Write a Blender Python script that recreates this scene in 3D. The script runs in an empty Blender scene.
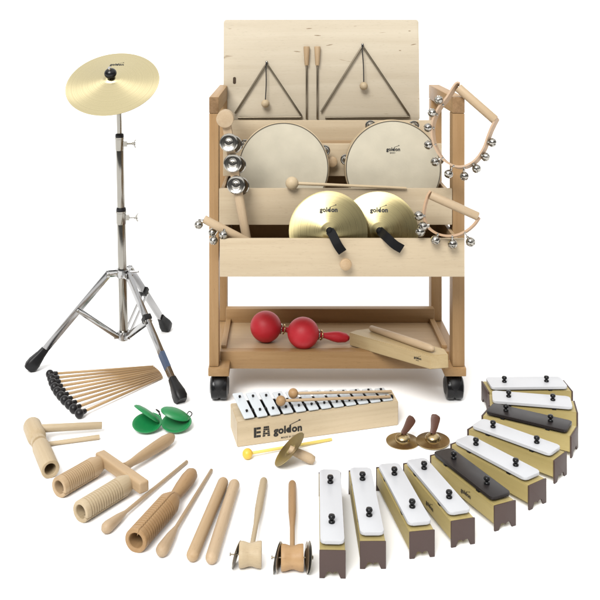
import bpy, bmesh, math, random
from mathutils import Vector, Matrix
random.seed(7)
R = math.radians
S = bpy.context.scene
COL = S.collection

# ------------------------------------------------------------------ camera
F, PX, PY, H = 917.0, 285.0, 10.0, 1.07          # focal length in photo pixels, principal point, eye height (m)
cam = bpy.data.cameras.new('camera')
cam.sensor_width = 36.0
cam.lens = F / 600 * 36
cam.shift_x = (300 - PX) / 600
cam.shift_y = -(300 - PY) / 600
cam.clip_start = 0.05
cam.clip_end = 2000
camo = bpy.data.objects.new('camera', cam)
camo.location = (0, 0, H)
camo.rotation_euler = (R(90), 0, 0)
COL.objects.link(camo)
S.camera = camo

# ------------------------------------------------------------------ world (white studio with dark side behind the camera)
w = bpy.data.worlds.new('World')
S.world = w
w.use_nodes = True
nt = w.node_tree
nt.nodes.clear()
def nd(t, **k):
    n = nt.nodes.new(t)
    for a, b in k.items(): setattr(n, a, b)
    return n
tc = nd('ShaderNodeTexCoord'); sx = nd('ShaderNodeSeparateXYZ')
nt.links.new(tc.outputs['Generated'], sx.inputs[0])
ry = nd('ShaderNodeMapRange'); ry.inputs['From Min'].default_value = -0.1; ry.inputs['From Max'].default_value = 0.75
ry.inputs['To Min'].default_value = 0.12; ry.inputs['To Max'].default_value = 1.3
nt.links.new(sx.outputs['Y'], ry.inputs['Value'])
rz = nd('ShaderNodeMapRange'); rz.inputs['From Min'].default_value = 0.35; rz.inputs['From Max'].default_value = 0.8
rz.inputs['To Min'].default_value = 0.0; rz.inputs['To Max'].default_value = 1.25
nt.links.new(sx.outputs['Z'], rz.inputs['Value'])
mx = nd('ShaderNodeMath', operation='MAXIMUM')
nt.links.new(ry.outputs[0], mx.inputs[0]); nt.links.new(rz.outputs[0], mx.inputs[1])
bg = nd('ShaderNodeBackground'); bg.inputs['Color'].default_value = (1, 0.995, 0.985, 1)
mul = nd('ShaderNodeMath', operation='MULTIPLY'); mul.inputs[1].default_value = 1.04
nt.links.new(mx.outputs[0], mul.inputs[0]); nt.links.new(mul.outputs[0], bg.inputs['Strength'])
wo = nd('ShaderNodeOutputWorld'); nt.links.new(bg.outputs[0], wo.inputs[0])

def sun(name, energy, angle, d, col):
    l = bpy.data.lights.new(name, 'SUN'); l.energy = energy; l.angle = R(angle); l.color = col
    o = bpy.data.objects.new(name, l); COL.objects.link(o)
    o.rotation_euler = Vector(d).to_track_quat('-Z', 'Y').to_euler(); o.location = (0, -1, 4)
sun('key_lamp', 3.3, 30, (0.38, 0.95, -1.0), (1, 0.985, 0.96))
S.view_settings.view_transform = 'Standard'
S.view_settings.look = 'None'
S.view_settings.exposure = 0.22
S.view_settings.gamma = 1.0

# ------------------------------------------------------------------ materials
MAT = {}
K = 0.79
def newmat(name):
    m = bpy.data.materials.new(name); m.use_nodes = True
    b = m.node_tree.nodes['Principled BSDF']; MAT[name] = m
    return m, m.node_tree, b
def plain(name, col, rough=0.5, metal=0.0, var=0.06, scale=25, bump=0.0, coat=0.0, spec=None):
    if name != 'floor_white': col = tuple(c * K for c in col)
    m, t, b = newmat(name)
    N = t.nodes; L = t.links
    tc = N.new('ShaderNodeTexCoord'); no = N.new('ShaderNodeTexNoise'); no.inputs['Scale'].default_value = scale; no.inputs['Detail'].default_value = 5
    L.new(tc.outputs['Object'], no.inputs['Vector'])
    mixc = N.new('ShaderNodeMix'); mixc.data_type = 'RGBA'
    mixc.inputs[6].default_value = (*[c * (1 - var) for c in col], 1); mixc.inputs[7].default_value = (*[min(1, c * (1 + var)) for c in col], 1)
    L.new(no.outputs['Fac'], mixc.inputs[0]); L.new(mixc.outputs[2], b.inputs['Base Color'])
    mr = N.new('ShaderNodeMapRange'); mr.inputs['To Min'].default_value = rough * 0.85; mr.inputs['To Max'].default_value = min(1, rough * 1.15)
    L.new(no.outputs['Fac'], mr.inputs['Value']); L.new(mr.outputs[0], b.inputs['Roughness'])
    b.inputs['Metallic'].default_value = metal
    b.inputs['Coat Weight'].default_value = coat
    if spec is not None: b.inputs['Specular IOR Level'].default_value = spec
    if bump:
        n2 = N.new('ShaderNodeTexNoise'); n2.inputs['Scale'].default_value = scale * 14
        L.new(tc.outputs['Object'], n2.inputs['Vector'])
        bp = N.new('ShaderNodeBump'); bp.inputs['Strength'].default_value = bump; bp.inputs['Distance'].default_value = 0.001
        L.new(n2.outputs['Fac'], bp.inputs['Height']); L.new(bp.outputs[0], b.inputs['Normal'])
    return m
def wood(name, ca, cb, axis='z', rough=0.5, fine=90, knots=False, coat=0.0, broad=9):
    """grain runs along the local axis"""
    fine *= .8; ca, cb = [Vector(c) for c in (ca, cb)]; mid = (ca + cb) / 2; g = 1.9 if name.startswith('maple') or name.startswith('beech') else 1.5; q = K * (.95 if name.startswith('maple') else 1); ca = tuple((mid + (ca - mid) * g) * q); cb = tuple((mid + (cb - mid) * g) * q)
    m, t, b = newmat(name)
    N = t.nodes; L = t.links
    tc = N.new('ShaderNodeTexCoord'); oi = N.new('ShaderNodeObjectInfo')
    add = N.new('ShaderNodeVectorMath'); add.operation = 'ADD'
    mm = N.new('ShaderNodeMath'); mm.operation = 'MULTIPLY'; mm.inputs[1].default_value = 13.7
    L.new(oi.outputs['Random'], mm.inputs[0]); L.new(tc.outputs['Object'], add.inputs[0]); L.new(mm.outputs[0], add.inputs[1])
    def nz(s_al, s_ac, det, dist):
        mp = N.new('ShaderNodeMapping')
        sc = [s_ac] * 3; sc['xyz'.index(axis)] = s_al
        mp.inputs['Scale'].default_value = sc
        L.new(add.outputs[0], mp.inputs['Vector'])
        n = N.new('ShaderNodeTexNoise'); n.inputs['Scale'].default_value = 1; n.inputs['Detail'].default_value = det; n.inputs['Distortion'].default_value = dist
        L.new(mp.outputs[0], n.inputs['Vector']); return n
    n1 = nz(1.6, broad * 2.6, 3, 0.7); n2 = nz(5, fine * 3, 4, 0.2); n3 = nz(60, 700, 2, 0)
    r1 = N.new('ShaderNodeMapRange'); r1.inputs['From Min'].default_value = 0.3; r1.inputs['From Max'].default_value = 0.7
    L.new(n1.outputs['Fac'], r1.inputs['Value'])
    mixf = N.new('ShaderNodeMix'); mixf.data_type = 'FLOAT'; mixf.inputs[0].default_value = 0.45
    L.new(r1.outputs[0], mixf.inputs[2]); L.new(n2.outputs['Fac'], mixf.inputs[3])
    mc = N.new('ShaderNodeMix'); mc.data_type = 'RGBA'
    mc.inputs[6].default_value = (*ca, 1); mc.inputs[7].default_value = (*cb, 1)
    L.new(mixf.outputs[0], mc.inputs[0])
    # small dark pores
    r3 = N.new('ShaderNodeMapRange'); r3.inputs['From Min'].default_value = 0.62; r3.inputs['From Max'].default_value = 0.75; r3.inputs['To Max'].default_value = 0.35
    L.new(n3.outputs['Fac'], r3.inputs['Value'])
    mp = N.new('ShaderNodeMix'); mp.data_type = 'RGBA'; mp.inputs[7].default_value = (*[c * 0.55 for c in ca], 1)
    L.new(r3.outputs[0], mp.inputs[0]); L.new(mc.outputs[2], mp.inputs[6])
    out = mp.outputs[2]
    if knots:
        n4 = nz(9, 75, 2, 1.5)
        r4 = N.new('ShaderNodeMapRange'); r4.inputs['From Min'].default_value = 0.735; r4.inputs['From Max'].default_value = 0.79; r4.inputs['To Max'].default_value = 0.8
        L.new(n4.outputs['Fac'], r4.inputs['Value'])
        mk = N.new('ShaderNodeMix'); mk.data_type = 'RGBA'; mk.inputs[7].default_value = (0.17, 0.11, 0.055, 1)
        L.new(r4.outputs[0], mk.inputs[0]); L.new(out, mk.inputs[6]); out = mk.outputs[2]
    hs = N.new('ShaderNodeHueSaturation')
    rr = N.new('ShaderNodeMapRange'); rr.inputs['To Min'].default_value = 0.90; rr.inputs['To Max'].default_value = 1.05
    L.new(oi.outputs['Random'], rr.inputs['Value']); L.new(rr.outputs[0], hs.inputs['Value']); L.new(out, hs.inputs['Color'])
    L.new(hs.outputs[0], b.inputs['Base Color'])
    b.inputs['Roughness'].default_value = rough; b.inputs['Coat Weight'].default_value = coat; b.inputs['Coat Roughness'].default_value = 0.25
    b.inputs['Specular IOR Level'].default_value = 0.3
    bp = N.new('ShaderNodeBump'); bp.inputs['Strength'].default_value = 0.12; bp.inputs['Distance'].default_value = 0.0008
    L.new(n2.outputs['Fac'], bp.inputs['Height']); L.new(bp.outputs[0], b.inputs['Normal'])
    return m
def turned(name, col, rough, aniso=0.85, rings=900, bumpd=0.00006):
    """lathe-turned, brushed metal: anisotropic about the local Z axis with fine rings"""
    col = tuple(c * K for c in col)
    m, t, b = newmat(name)
    N = t.nodes; L = t.links
    b.inputs['Metallic'].default_value = 1.0; b.inputs['Anisotropic'].default_value = aniso
    tg = N.new('ShaderNodeTangent'); tg.direction_type = 'RADIAL'; tg.axis = 'Z'
    L.new(tg.outputs[0], b.inputs['Tangent'])
    tc = N.new('ShaderNodeTexCoord'); sp = N.new('ShaderNodeSeparateXYZ'); L.new(tc.outputs['Object'], sp.inputs[0])
    cx = N.new('ShaderNodeCombineXYZ'); L.new(sp.outputs[0], cx.inputs[0]); L.new(sp.outputs[1], cx.inputs[1])
    ln = N.new('ShaderNodeVectorMath'); ln.operation = 'LENGTH'; L.new(cx.outputs[0], ln.inputs[0])
    ns = N.new('ShaderNodeTexNoise'); ns.noise_dimensions = '1D'; ns.inputs['Scale'].default_value = rings; ns.inputs['Detail'].default_value = 3
    L.new(ln.outputs['Value'], ns.inputs['W'])
    mc = N.new('ShaderNodeMix'); mc.data_type = 'RGBA'
    mc.inputs[6].default_value = (*[c * 0.82 for c in col], 1); mc.inputs[7].default_value = (*[min(1, c * 1.14) for c in col], 1)
    L.new(ns.outputs['Fac'], mc.inputs[0]); L.new(mc.outputs[2], b.inputs['Base Color'])
    mr = N.new('ShaderNodeMapRange'); mr.inputs['To Min'].default_value = rough * 0.8; mr.inputs['To Max'].default_value = rough * 1.25
    L.new(ns.outputs['Fac'], mr.inputs['Value']); L.new(mr.outputs[0], b.inputs['Roughness'])
    return m
BIRCH_A, BIRCH_B = (0.51, 0.405, 0.27), (0.60, 0.495, 0.345)
for ax in 'xyz':
    wood('birch_' + ax, BIRCH_A, BIRCH_B, ax)
    wood('beech_' + ax, (0.34, 0.20, 0.085), (0.43, 0.27, 0.13), ax)
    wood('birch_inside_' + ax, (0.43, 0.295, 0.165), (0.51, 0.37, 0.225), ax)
    wood('pine_' + ax, (0.50, 0.40, 0.265), (0.62, 0.51, 0.35), ax, fine=30, broad=14)
wood('beech_end', (0.20, 0.115, 0.05), (0.29, 0.175, 0.085), 'y', fine=160, broad=40)
wood('board_birch', (0.53, 0.455, 0.34), (0.60, 0.53, 0.41), 'x', knots=True)
wood('maple', (0.42, 0.285, 0.155), (0.53, 0.385, 0.235), 'z')
wood('maple_warm', (0.38, 0.225, 0.10), (0.49, 0.315, 0.16), 'z')
wood('maple_pale', (0.45, 0.345, 0.21), (0.55, 0.44, 0.29), 'z')
wood('maple_strip', (0.44, 0.31, 0.185), (0.55, 0.41, 0.265), 'z')
wood('maple_handle', (0.46, 0.335, 0.205), (0.55, 0.42, 0.275), 'z')
wood('block_wood', (0.47, 0.36, 0.19), (0.56, 0.44, 0.26), 'z')
wood('khaki_wood', (0.38, 0.30, 0.115), (0.47, 0.38, 0.165), 'z', fine=50)
wood('reed', (0.36, 0.225, 0.105), (0.47, 0.315, 0.16), 'z')
plain('brown_end', (0.062, 0.035, 0.029), 0.55, bump=0.1)
plain('white_enamel', (0.565, 0.575, 0.60), 0.38, var=0.02, spec=0.2)
plain('dark_enamel', (0.022, 0.018, 0.018), 0.42, spec=0.22)
plain('bar_white', (0.62, 0.67, 0.71), 0.35, var=0.02)
plain('black_rubber', (0.007, 0.007, 0.008), 0.45, spec=0.28)
plain('black_gloss', (0.008, 0.008, 0.009), 0.22, spec=0.28)
plain('leather', (0.005, 0.005, 0.006), 0.6, spec=0.12, bump=0.4)
plain('brown_leather', (0.095, 0.036, 0.02), 0.5, bump=0.3)
plain('head_rubber', (0.008, 0.007, 0.008), 0.38, spec=0.28)
plain('tan_leather', (0.42, 0.27, 0.16), 0.6, bump=0.3)
plain('pink_leather', (0.46, 0.32, 0.21), 0.6, bump=0.3)
plain('green', (0.007, 0.21, 0.058), 0.38, var=0.12)
plain('red', (0.55, 0.012, 0.026), 0.5, var=0.1, bump=0.1)
plain('yellow', (0.78, 0.50, 0.06), 0.4)
plain('yellow_stick', (0.80, 0.62, 0.16), 0.45)
plain('chrome', (0.50, 0.50, 0.50), 0.12, 1.0, var=0.05)
plain('chrome_aged', (0.36, 0.345, 0.31), 0.14, 1.0, var=0.12)
plain('leg_chrome', (0.40, 0.40, 0.405), 0.15, 1.0, var=0.1)
plain('steel_disc', (0.62, 0.60, 0.55), 0.34, 1.0)
plain('nickel', (0.42, 0.40, 0.36), 0.12, 1.0)
plain('steel_rod', (0.27, 0.23, 0.17), 0.3, 1.0)
plain('ink', (0.012, 0.011, 0.01), 0.6)
plain('ink_brown', (0.045, 0.035, 0.02), 0.6)
plain('label_blue', (0.05, 0.08, 0.15), 0.5)
plain('cord', (0.015, 0.013, 0.012), 0.8)
plain('slot_dark', (0.05, 0.028, 0.012), 0.8)
plain('drumskin', (0.54, 0.495, 0.385), 0.55, var=0.22, scale=13, bump=0.15)
plain('drum_edge', (0.10, 0.085, 0.06), 0.6)
plain('gold_ring', (0.6, 0.42, 0.2), 0.3, 1.0)
turned('cymbal_gold', (0.44, 0.375, 0.195), 0.29, rings=450)
turned('cymbal_pale', (0.64, 0.555, 0.33), 0.27, rings=450)
turned('cymbal_bronze', (0.50, 0.38, 0.20), 0.22, aniso=0.5)
turned('cymbal_olive', (0.42, 0.34, 0.16), 0.3, aniso=0.5)
turned('jingle_steel', (0.42, 0.40, 0.36), 0.14, aniso=0.3)
plain('floor_white', (0.93, 0.93, 0.93), 0.9, var=0.004, scale=2, spec=0.0)

# ------------------------------------------------------------------ geometry helpers
def gp(px, py, z=0.0):
    Y = F * (H - z) / (py - PY); return Vector(((px - PX) * Y / F, Y, z))
def pt(px, py, Y):
    return Vector(((px - PX) * Y / F, Y, H - (py - PY) * Y / F))
def frame(A, B, up=(0, 0, 1)):
    A = Vector(A); z = (Vector(B) - A).normalized(); u = Vector(up)
    x = u.cross(z)
    if x.length < 1e-4: x = Vector((1, 0, 0))
    x.normalize(); y = z.cross(x)
    M = Matrix((x, y, z)).transposed().to_4x4(); M.translation = A
    return M
def T(x, y=None, z=None):
    return Matrix.Translation(Vector(x) if y is None else Vector((x, y, z)))
def axes(o, x, y, z):
    M = Matrix((Vector(x), Vector(y), Vector(z))).transposed().to_4x4(); M.translation = Vector(o); return M
def fin(bm, smooth=True, ang=35):
    bmesh.ops.recalc_face_normals(bm, faces=bm.faces)
    me = bpy.data.meshes.new('m'); bm.to_mesh(me); bm.free()
    if smooth:
        for p in me.polygons: p.use_smooth = True
        me.set_sharp_from_angle(angle=R(ang))
    return me
def b_lathe(bm, prof, seg=32, M=Matrix.Identity(4)):
    rings = []
    for r, z in prof:
        if r < 1e-7: rings.append([bm.verts.new(M @ Vector((0, 0, z)))])
        else: rings.append([bm.verts.new(M @ Vector((r * math.cos(2 * math.pi * i / seg), r * math.sin(2 * math.pi * i / seg), z))) for i in range(seg)])
    for a, b in zip(rings, rings[1:]):
        for i in range(seg):
            j = (i + 1) % seg
            q = [a[i % len(a)], a[j % len(a)], b[j % len(b)], b[i % len(b)]]
            u = []
            for v in q:
                if v not in u: u.append(v)
            if len(u) > 2:
                try: bm.faces.new(u)
                except ValueError: pass
def lathe(prof, seg=32, ang=35):
    bm = bmesh.new(); b_lathe(bm, prof, seg); return fin(bm, ang=ang)
def rod(L, r0, r1=None, e=0.15, seg=20):
    r1 = r0 if r1 is None else r1
    b0 = r0 * e; b1 = r1 * e
    return lathe([(0, 0), (r0 - b0, 0), (r0 - b0 * .3, b0 * .3), (r0, b0), (r1, L - b1), (r1 - b1 * .3, L - b1 * .3), (r1 - b1, L), (0, L)], seg)
def capsule_prof(L, r0, r1=None, n=6):
    r1 = r0 if r1 is None else r1
    p = [(r0 * math.sin(math.pi / 2 * i / n), r0 - r0 * math.cos(math.pi / 2 * i / n)) for i in range(n + 1)]
    p += [(r1 * math.cos(math.pi / 2 * i / n), L - r1 + r1 * math.sin(math.pi / 2 * i / n)) for i in range(n + 1)]
    p[0] = (0, 0); p[-1] = (0, L); return p
def sph_prof(r, n=14, c=0.0, sq=1.0):
    p = [(r * math.sin(math.pi * i / n), c - r * sq * math.cos(math.pi * i / n)) for i in range(n + 1)]
    p[0] = (0, c - r * sq); p[-1] = (0, c + r * sq); return p
def b_box(bm, x0, x1, y0, y1, z0, z1, M=Matrix.Identity(4)):
    v = [bm.verts.new(M @ Vector((x, y, z))) for x in (x0, x1) for y in (y0, y1) for z in (z0, z1)]
    fs = [bm.faces.new([v[i] for i in f]) for f in ((0, 1, 3, 2), (4, 6, 7, 5), (0, 4, 5, 1), (2, 3, 7, 6), (0, 2, 6, 4), (1, 5, 7, 3))]
    return fs
def box(x0, x1, y0, y1, z0, z1, bev=0.0015, seg=2):
    bm = bmesh.new(); b_box(bm, x0, x1, y0, y1, z0, z1)
    if bev: bmesh.ops.bevel(bm, geom=bm.edges[:], offset=bev, segments=seg, affect='EDGES', profile=0.6)
    return fin(bm)
def prism(poly, z0, z1, bev=0.0):
    bm = bmesh.new()
    a = [bm.verts.new((x, y, z0)) for x, y in poly]; b = [bm.verts.new((x, y, z1)) for x, y in poly]
    n = len(poly); bm.faces.new(a[::-1]); bm.faces.new(b)
    for i in range(n): bm.faces.new([a[i], a[(i + 1) % n], b[(i + 1) % n], b[i]])
    if bev:
        es = [e for e in bm.edges if abs(e.verts[0].co.z - e.verts[1].co.z) < 1e-6]
        bmesh.ops.bevel(bm, geom=es, offset=bev, segments=2, affect='EDGES', profile=0.6)
    return fin(bm)
def rrect(w, h, r, n=6):
    p = []
    for cx, cy, a0 in ((w / 2 - r, h / 2 - r, 0), (-w / 2 + r, h / 2 - r, 90), (-w / 2 + r, -h / 2 + r, 180), (w / 2 - r, -h / 2 + r, 270)):
        for i in range(n + 1):
            a = R(a0 + 90 * i / n); p.append((cx + r * math.cos(a), cy + r * math.sin(a)))
    return p
def smoothpath(P, n=6, closed=False):
    P = [Vector(p) for p in P]; out = []; m = len(P)
    rng = range(m if closed else m - 1)
    for i in rng:
        p0 = P[(i - 1) % m] if (closed or i > 0) else P[i]; p1 = P[i]; p2 = P[(i + 1) % m]
        p3 = P[(i + 2) % m] if (closed or i < m - 2) else p2
        for k in range(n):
            t = k / n
            out.append(0.5 * ((2 * p1) + (-p0 + p2) * t + (2 * p0 - 5 * p1 + 4 * p2 - p3) * t * t + (-p0 + 3 * p1 - 3 * p2 + p3) * t ** 3))
    if not closed: out.append(P[-1])
    return out
def b_sweep(bm, P, sec, closed=False, side=None):
    """sweep section sec (list of (a,b)) along P; a runs along `side` (a fixed vector), b across it"""
    n = len(P); rings = []
    last = None
    for i in range(n):
        t = (P[(i + 1) % n] - P[i - 1]) if closed else (P[min(i + 1, n - 1)] - P[max(i - 1, 0)])
        t.normalize()
        if side is not None: s = Vector(side)
        else:
            s = last if last is not None else (Vector((0, 0, 1)) if abs(t.z) < 0.9 else Vector((1, 0, 0)))
        s = (s - t * s.dot(t)).normalized(); last = s
        u = t.cross(s)
        rings.append([bm.verts.new(P[i] + s * a + u * b) for a, b in sec])
    m = len(sec)
    for i in range(n if closed else n - 1):
        A = rings[i]; B = rings[(i + 1) % n]
        for k in range(m): bm.faces.new([A[k], A[(k + 1) % m], B[(k + 1) % m], B[k]])
    if not closed: bm.faces.new(rings[0][::-1]); bm.faces.new(rings[-1])
def circ(r, n=10): return [(r * math.cos(2 * math.pi * i / n), r * math.sin(2 * math.pi * i / n)) for i in range(n)]
def flat(w, t): return [(-w / 2, -t / 2), (w / 2, -t / 2), (w / 2, t / 2), (-w / 2, t / 2)]
def sweep(P, sec, closed=False, side=None):
    bm = bmesh.new(); b_sweep(bm, [Vector(p) for p in P], sec, closed, side); return fin(bm, ang=50)

# ------------------------------------------------------------------ things and parts
MW = {}
def thing(name, label, cat, loc, group=None):
    o = bpy.data.objects.new(name, None); COL.objects.link(o); o.location = loc
    o.empty_display_size = 0.03
    o['label'] = label; o['category'] = cat
    if group: o['group'] = group
    MW[o] = Matrix.Translation(Vector(loc)); return o
def part(name, me, mat, parent, M=None, label=None):
    o = bpy.data.objects.new(name, me); me.name = name; COL.objects.link(o)
    me.materials.clear(); me.materials.append(MAT[mat])
    M = Matrix.Identity(4) if M is None else M
    o.parent = parent
    o.matrix_basis = MW[parent].inverted() @ M
    MW[o] = M.copy()
    if label: o['label'] = label
    return o
def solo(name, me, mat, label, cat, M, group=None):
    o = bpy.data.objects.new(name, me); me.name = name; COL.objects.link(o)
    me.materials.append(MAT[mat]); o.matrix_basis = M; MW[o] = M.copy()
    o['label'] = label; o['category'] = cat
    if group: o['group'] = group
    return o

# lettering -------------------------------------------------------------
def b_text(bm, s, size, x0=0.0, y0=0.0, bold=0.03, xs=1.0, space=1.0, sub=0):
    cu = bpy.data.curves.new('t', 'FONT'); cu.body = s; cu.size = size; cu.offset = bold * size; cu.space_character = space
    cu.resolution_u = 4
    ob = bpy.data.objects.new('t', cu); COL.objects.link(ob)
    bpy.context.view_layer.update()
    me = bpy.data.meshes.new_from_object(ob)
    bpy.data.objects.remove(ob); bpy.data.curves.remove(cu)
    wmax = max(v.co.x for v in me.vertices); wmin = min(v.co.x for v in me.vertices)
    base = len(bm.verts); bm.from_mesh(me); bm.verts.ensure_lookup_table()
    for v in bm.verts[base:]:
        v.co.x = x0 + (v.co.x - wmin) * xs; v.co.y += y0
    bpy.data.meshes.remove(me)
    return (wmax - wmin) * xs
def poly2(bm, pts, z=0.0):
    bm.faces.new([bm.verts.new((x, y, z)) for x, y in pts])
def logo(size, sub=None, ea=False, fmap=None, th=0.0004, bold=0.035, center=True):
    """rounded lower-case wordmark with a baton stroke above the d"""
    bm = bmesh.new(); x = 0.0
    if ea:
        h = size * 1.02; y0 = -0.10 * size
        def bars_(xa, xb, ya, yb): poly2(bm, [(xa, ya), (xb, ya), (xb, yb), (xa, yb)])
        bars_(0, .25 * size, y0, y0 + h)
        for k in (0, .39, .78): bars_(.27 * size, .70 * size, y0 + k * h, y0 + (k + .22) * h)
        ax = .88 * size; aw = .78 * size
        # letter A in stencil bars, tapering upwards
        for k0, k1 in ((0, .16), (.20, .36), (.40, .56), (.60, .76), (.80, 1.0)):
            e0 = .16 * k0 * aw; e1 = .16 * k1 * aw
            xa, xb = ax + e0, ax + aw - e0; xc, xd = ax + e1, ax + aw - e1
            poly2(bm, [(xa, y0 + k0 * h), (ax + aw * .36, y0 + k0 * h), (ax + aw * .36, y0 + k1 * h), (xc, y0 + k1 * h)])
            poly2(bm, [(ax + aw * .64, y0 + k0 * h), (xb, y0 + k0 * h), (xd, y0 + k1 * h), (ax + aw * .64, y0 + k1 * h)])
            if k0 in (.20, .60, .80): poly2(bm, [(ax + aw * .37, y0 + k0 * h), (ax + aw * .63, y0 + k0 * h), (ax + aw * .63, y0 + k1 * h), (ax + aw * .37, y0 + k1 * h)])
        x = 2.0 * size
    w1 = b_text(bm, 'gol', size, x, 0, bold, space=1.05)
    w2 = b_text(bm, 'd', size, x + w1 + .05 * size, 0, bold, space=1.05)
    w3 = b_text(bm, 'on', size, x + w1 + w2 + .12 * size, 0, bold, space=1.05)
    W = x + w1 + w2 + w3 + .12 * size
    # filled note-head in the d and the baton
    cx, cy = x + w1 + .05 * size + w2 * .42, size * .24
    poly2(bm, [(cx + math.cos(a * .5236) * .24 * size, cy + math.sin(a * .5236) * .22 * size) for a in range(12)], 0.0001)
    bx, by = x + w1 + w2 * .9, .72 * size
    poly2(bm, [(bx, by), (bx + .95 * size, by + .34 * size), (bx + .93 * size, by + .40 * size), (bx - .02 * size, by + .05 * size)])
    ex, ey = bx + .98 * size, by + .40 * size
    poly2(bm, [(ex + math.cos(a * .785) * .12 * size, ey + math.sin(a * .785) * .08 * size) for a in range(8)], 0.0001)
    if sub:
        b_text(bm, sub, size * (.26 if len(sub) > 8 else .42), x + w1 * .62, -.55 * size, 0.012, space=1.05)
    if center:
        for v in bm.verts: v.co.x -= W / 2
    if fmap:
        for v in bm.verts: v.co = Vector(fmap(v.co.x, v.co.y)) + Vector((0, 0, th + v.co.z))
    else:
        for v in bm.verts: v.co.z += th
    me = bpy.data.meshes.new('lettering'); bm.to_mesh(me); bm.free()
    return me, W

# ------------------------------------------------------------------ the setting
bm = bmesh.new(); q = [bm.verts.new(p) for p in ((-60, -20, 0), (60, -20, 0), (60, 200, 0), (-60, 200, 0))]; bm.faces.new(q)
fl = bpy.data.objects.new('floor', fin(bm, False)); COL.objects.link(fl); fl.data.materials.append(MAT['floor_white']); fl['kind'] = 'structure'

# ------------------------------------------------------------------ trolley
XL, XR = -0.207, 0.490; XLi, XRi = -0.181, 0.457
tr = thing('trolley', 'tall two-sided beech trolley with stepped pale wooden trays, display board and black castors', 'trolley', (0.14, 2.7, 0))
FZ0, FZ1 = 0.0735, 0.097
for side, (xa, xb) in enumerate(((XL, XLi), (XRi, XR))):
    part('front_post', box(xa, xb, 2.50, 2.548, FZ1 + .001, 0.788, .002), 'beech_z', tr)
    part('rear_post', box(xa, xb, 2.865, 2.913, FZ1 + .001, 0.788, .002), 'beech_z', tr)
    me = box(xa, xb, 2.4985, 2.9145, 0.7885, 0.833, .0025)
    trl = part('top_rail', me, 'beech_y', tr); me.materials.append(MAT['beech_end'])
    for pl in me.polygons:
        if abs(pl.normal.y) > .9: pl.material_index = 1
    if side == 0: part('foot_rail', box(xa - .002, xa + .055, 2.492, 2.918, FZ0, FZ1, .003), 'beech_y', tr)
    else: part('foot_rail', box(xb - .056, xb + .003, 2.492, 2.918, FZ0, FZ1, .003), 'beech_y', tr)
for cx in (-.180, .464):
    for cy in (2.525, 2.87):
        # twin-wheel castor: hood with stem, wheels inside
        bm = bmesh.new()
        X = Matrix.Rotation(R(90), 4, 'Y')
        b_lathe(bm, [(0, -.0255), (.020, -.0255), (.029, -.021), (.0335, -.012), (.0345, 0), (.0335, .012), (.029, .021), (.020, .0255), (0, .0255)], 36, X)
        for v in bm.verts:
            if v.co.z < -.024: v.co.z = -.024 + (v.co.z + .024) * .1
        b_lathe(bm, [(0, .030), (.012, .030), (.012, .0375), (0, .0375)], 20)
        ca = part('caster', fin(bm), 'black_rubber', tr, T(cx, cy, .036))
        bm = bmesh.new()
        for s in (-1, 1):
            b_lathe(bm, [(0, s * .001), (.030, s * .001), (.033, s * .004), (.0335, s * .0165), (.031, s * .0215), (.024, s * .0235), (.01, s * .022), (0, s * .022)], 36, X)
        part('wheel', fin(bm), 'black_gloss', ca, T(cx, cy - .001, .0337))
# bottom shelf
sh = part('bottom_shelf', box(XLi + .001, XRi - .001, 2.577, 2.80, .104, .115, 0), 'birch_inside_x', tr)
part('front_rail', box(XLi + .0005, XRi - .0005, 2.548, 2.576, .073, .121, .002), 'beech_x', sh)
part('rear_rail', box(XLi + .0005, XRi - .0005, 2.801, 2.829, .100, .157, .002), 'beech_x', sh)
for xa in (XLi + .0012, XRi - .0162):
    part('side_rail', box(xa, xa + .015, 2.5765, 2.8005, .1155, .128, .0015), 'beech_y', sh)
# trays
def tray(xa, xb, yf, yb, z0, z1, fm, knob=None, t=.012, floor_z=None, sides=None, back=0):
    floor_z = floor_z or z0 + .004; zs = sides or z1 - .012; xA, xB = xa, xb; xa = max(xa, XLi + .0005); xb = min(xb, XRi - .0005)
    bm = bmesh.new()
    b_box(bm, xa + .001, xb - .001, yf + t + .0005, yb, floor_z - .006, floor_z)
    b_box(bm, xa + .001, xa + .010, yf + t + .0005, yb, floor_z + .0003, zs)
    b_box(bm, xb - .010, xb - .001, yf + t + .0005, yb, floor_z + .0003, zs)
    b_box(bm, xa + .0105, xb - .0105, yb - .009, yb - .0003, floor_z + .0003, zs - .001 + back)
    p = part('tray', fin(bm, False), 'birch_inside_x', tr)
    part('front_board', box(xA, xB, yf, yf + t, z0, z1, .002), fm, p)
    if knob:
        kx, kz = knob
        part('knob', lathe([(0, 0), (.007, 0), (.0065, .008), (.009, .012), (.0145, .015), (.0155, .020), (.0148, .0245), (.012, .0265), (0, .0268)], 28), 'maple', p,
             frame((kx, yf - .0003, kz), (kx, yf - 1, kz)))
    return p
tray(-.168, .4625, 2.36, 2.70, .383, .481, 'birch_x', (.155, .421), back=.014)
tray(XLi + .001, XRi - .001, 2.50, 2.80, .484, .583, 'birch_x', floor_z=.4895, back=.013)
tray(XLi + .001, XRi - .001, 2.665, 2.835, .587, .681, 'birch_x', (.136, .632))
tray(XLi + .001, XRi - .001, 2.84, 2.90, .655, .728, 'birch_x')
# board the trays hang from, closing the back of the lowest tray
# display board leaning back on the top tray
DB = pt((224 + 418.8) / 2, 121, 2.872); a = R(4)
DM = axes(DB, (1, 0, 0), (0, math.sin(a), math.cos(a)), (0, -math.cos(a), math.sin(a)))
bw, bh = .614, .318
db = part('display_board', prism([(x, y + bh / 2) for x, y in rrect(bw, bh, .010)], -.006, .006, .0012), 'board_birch', tr, DM)
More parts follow.
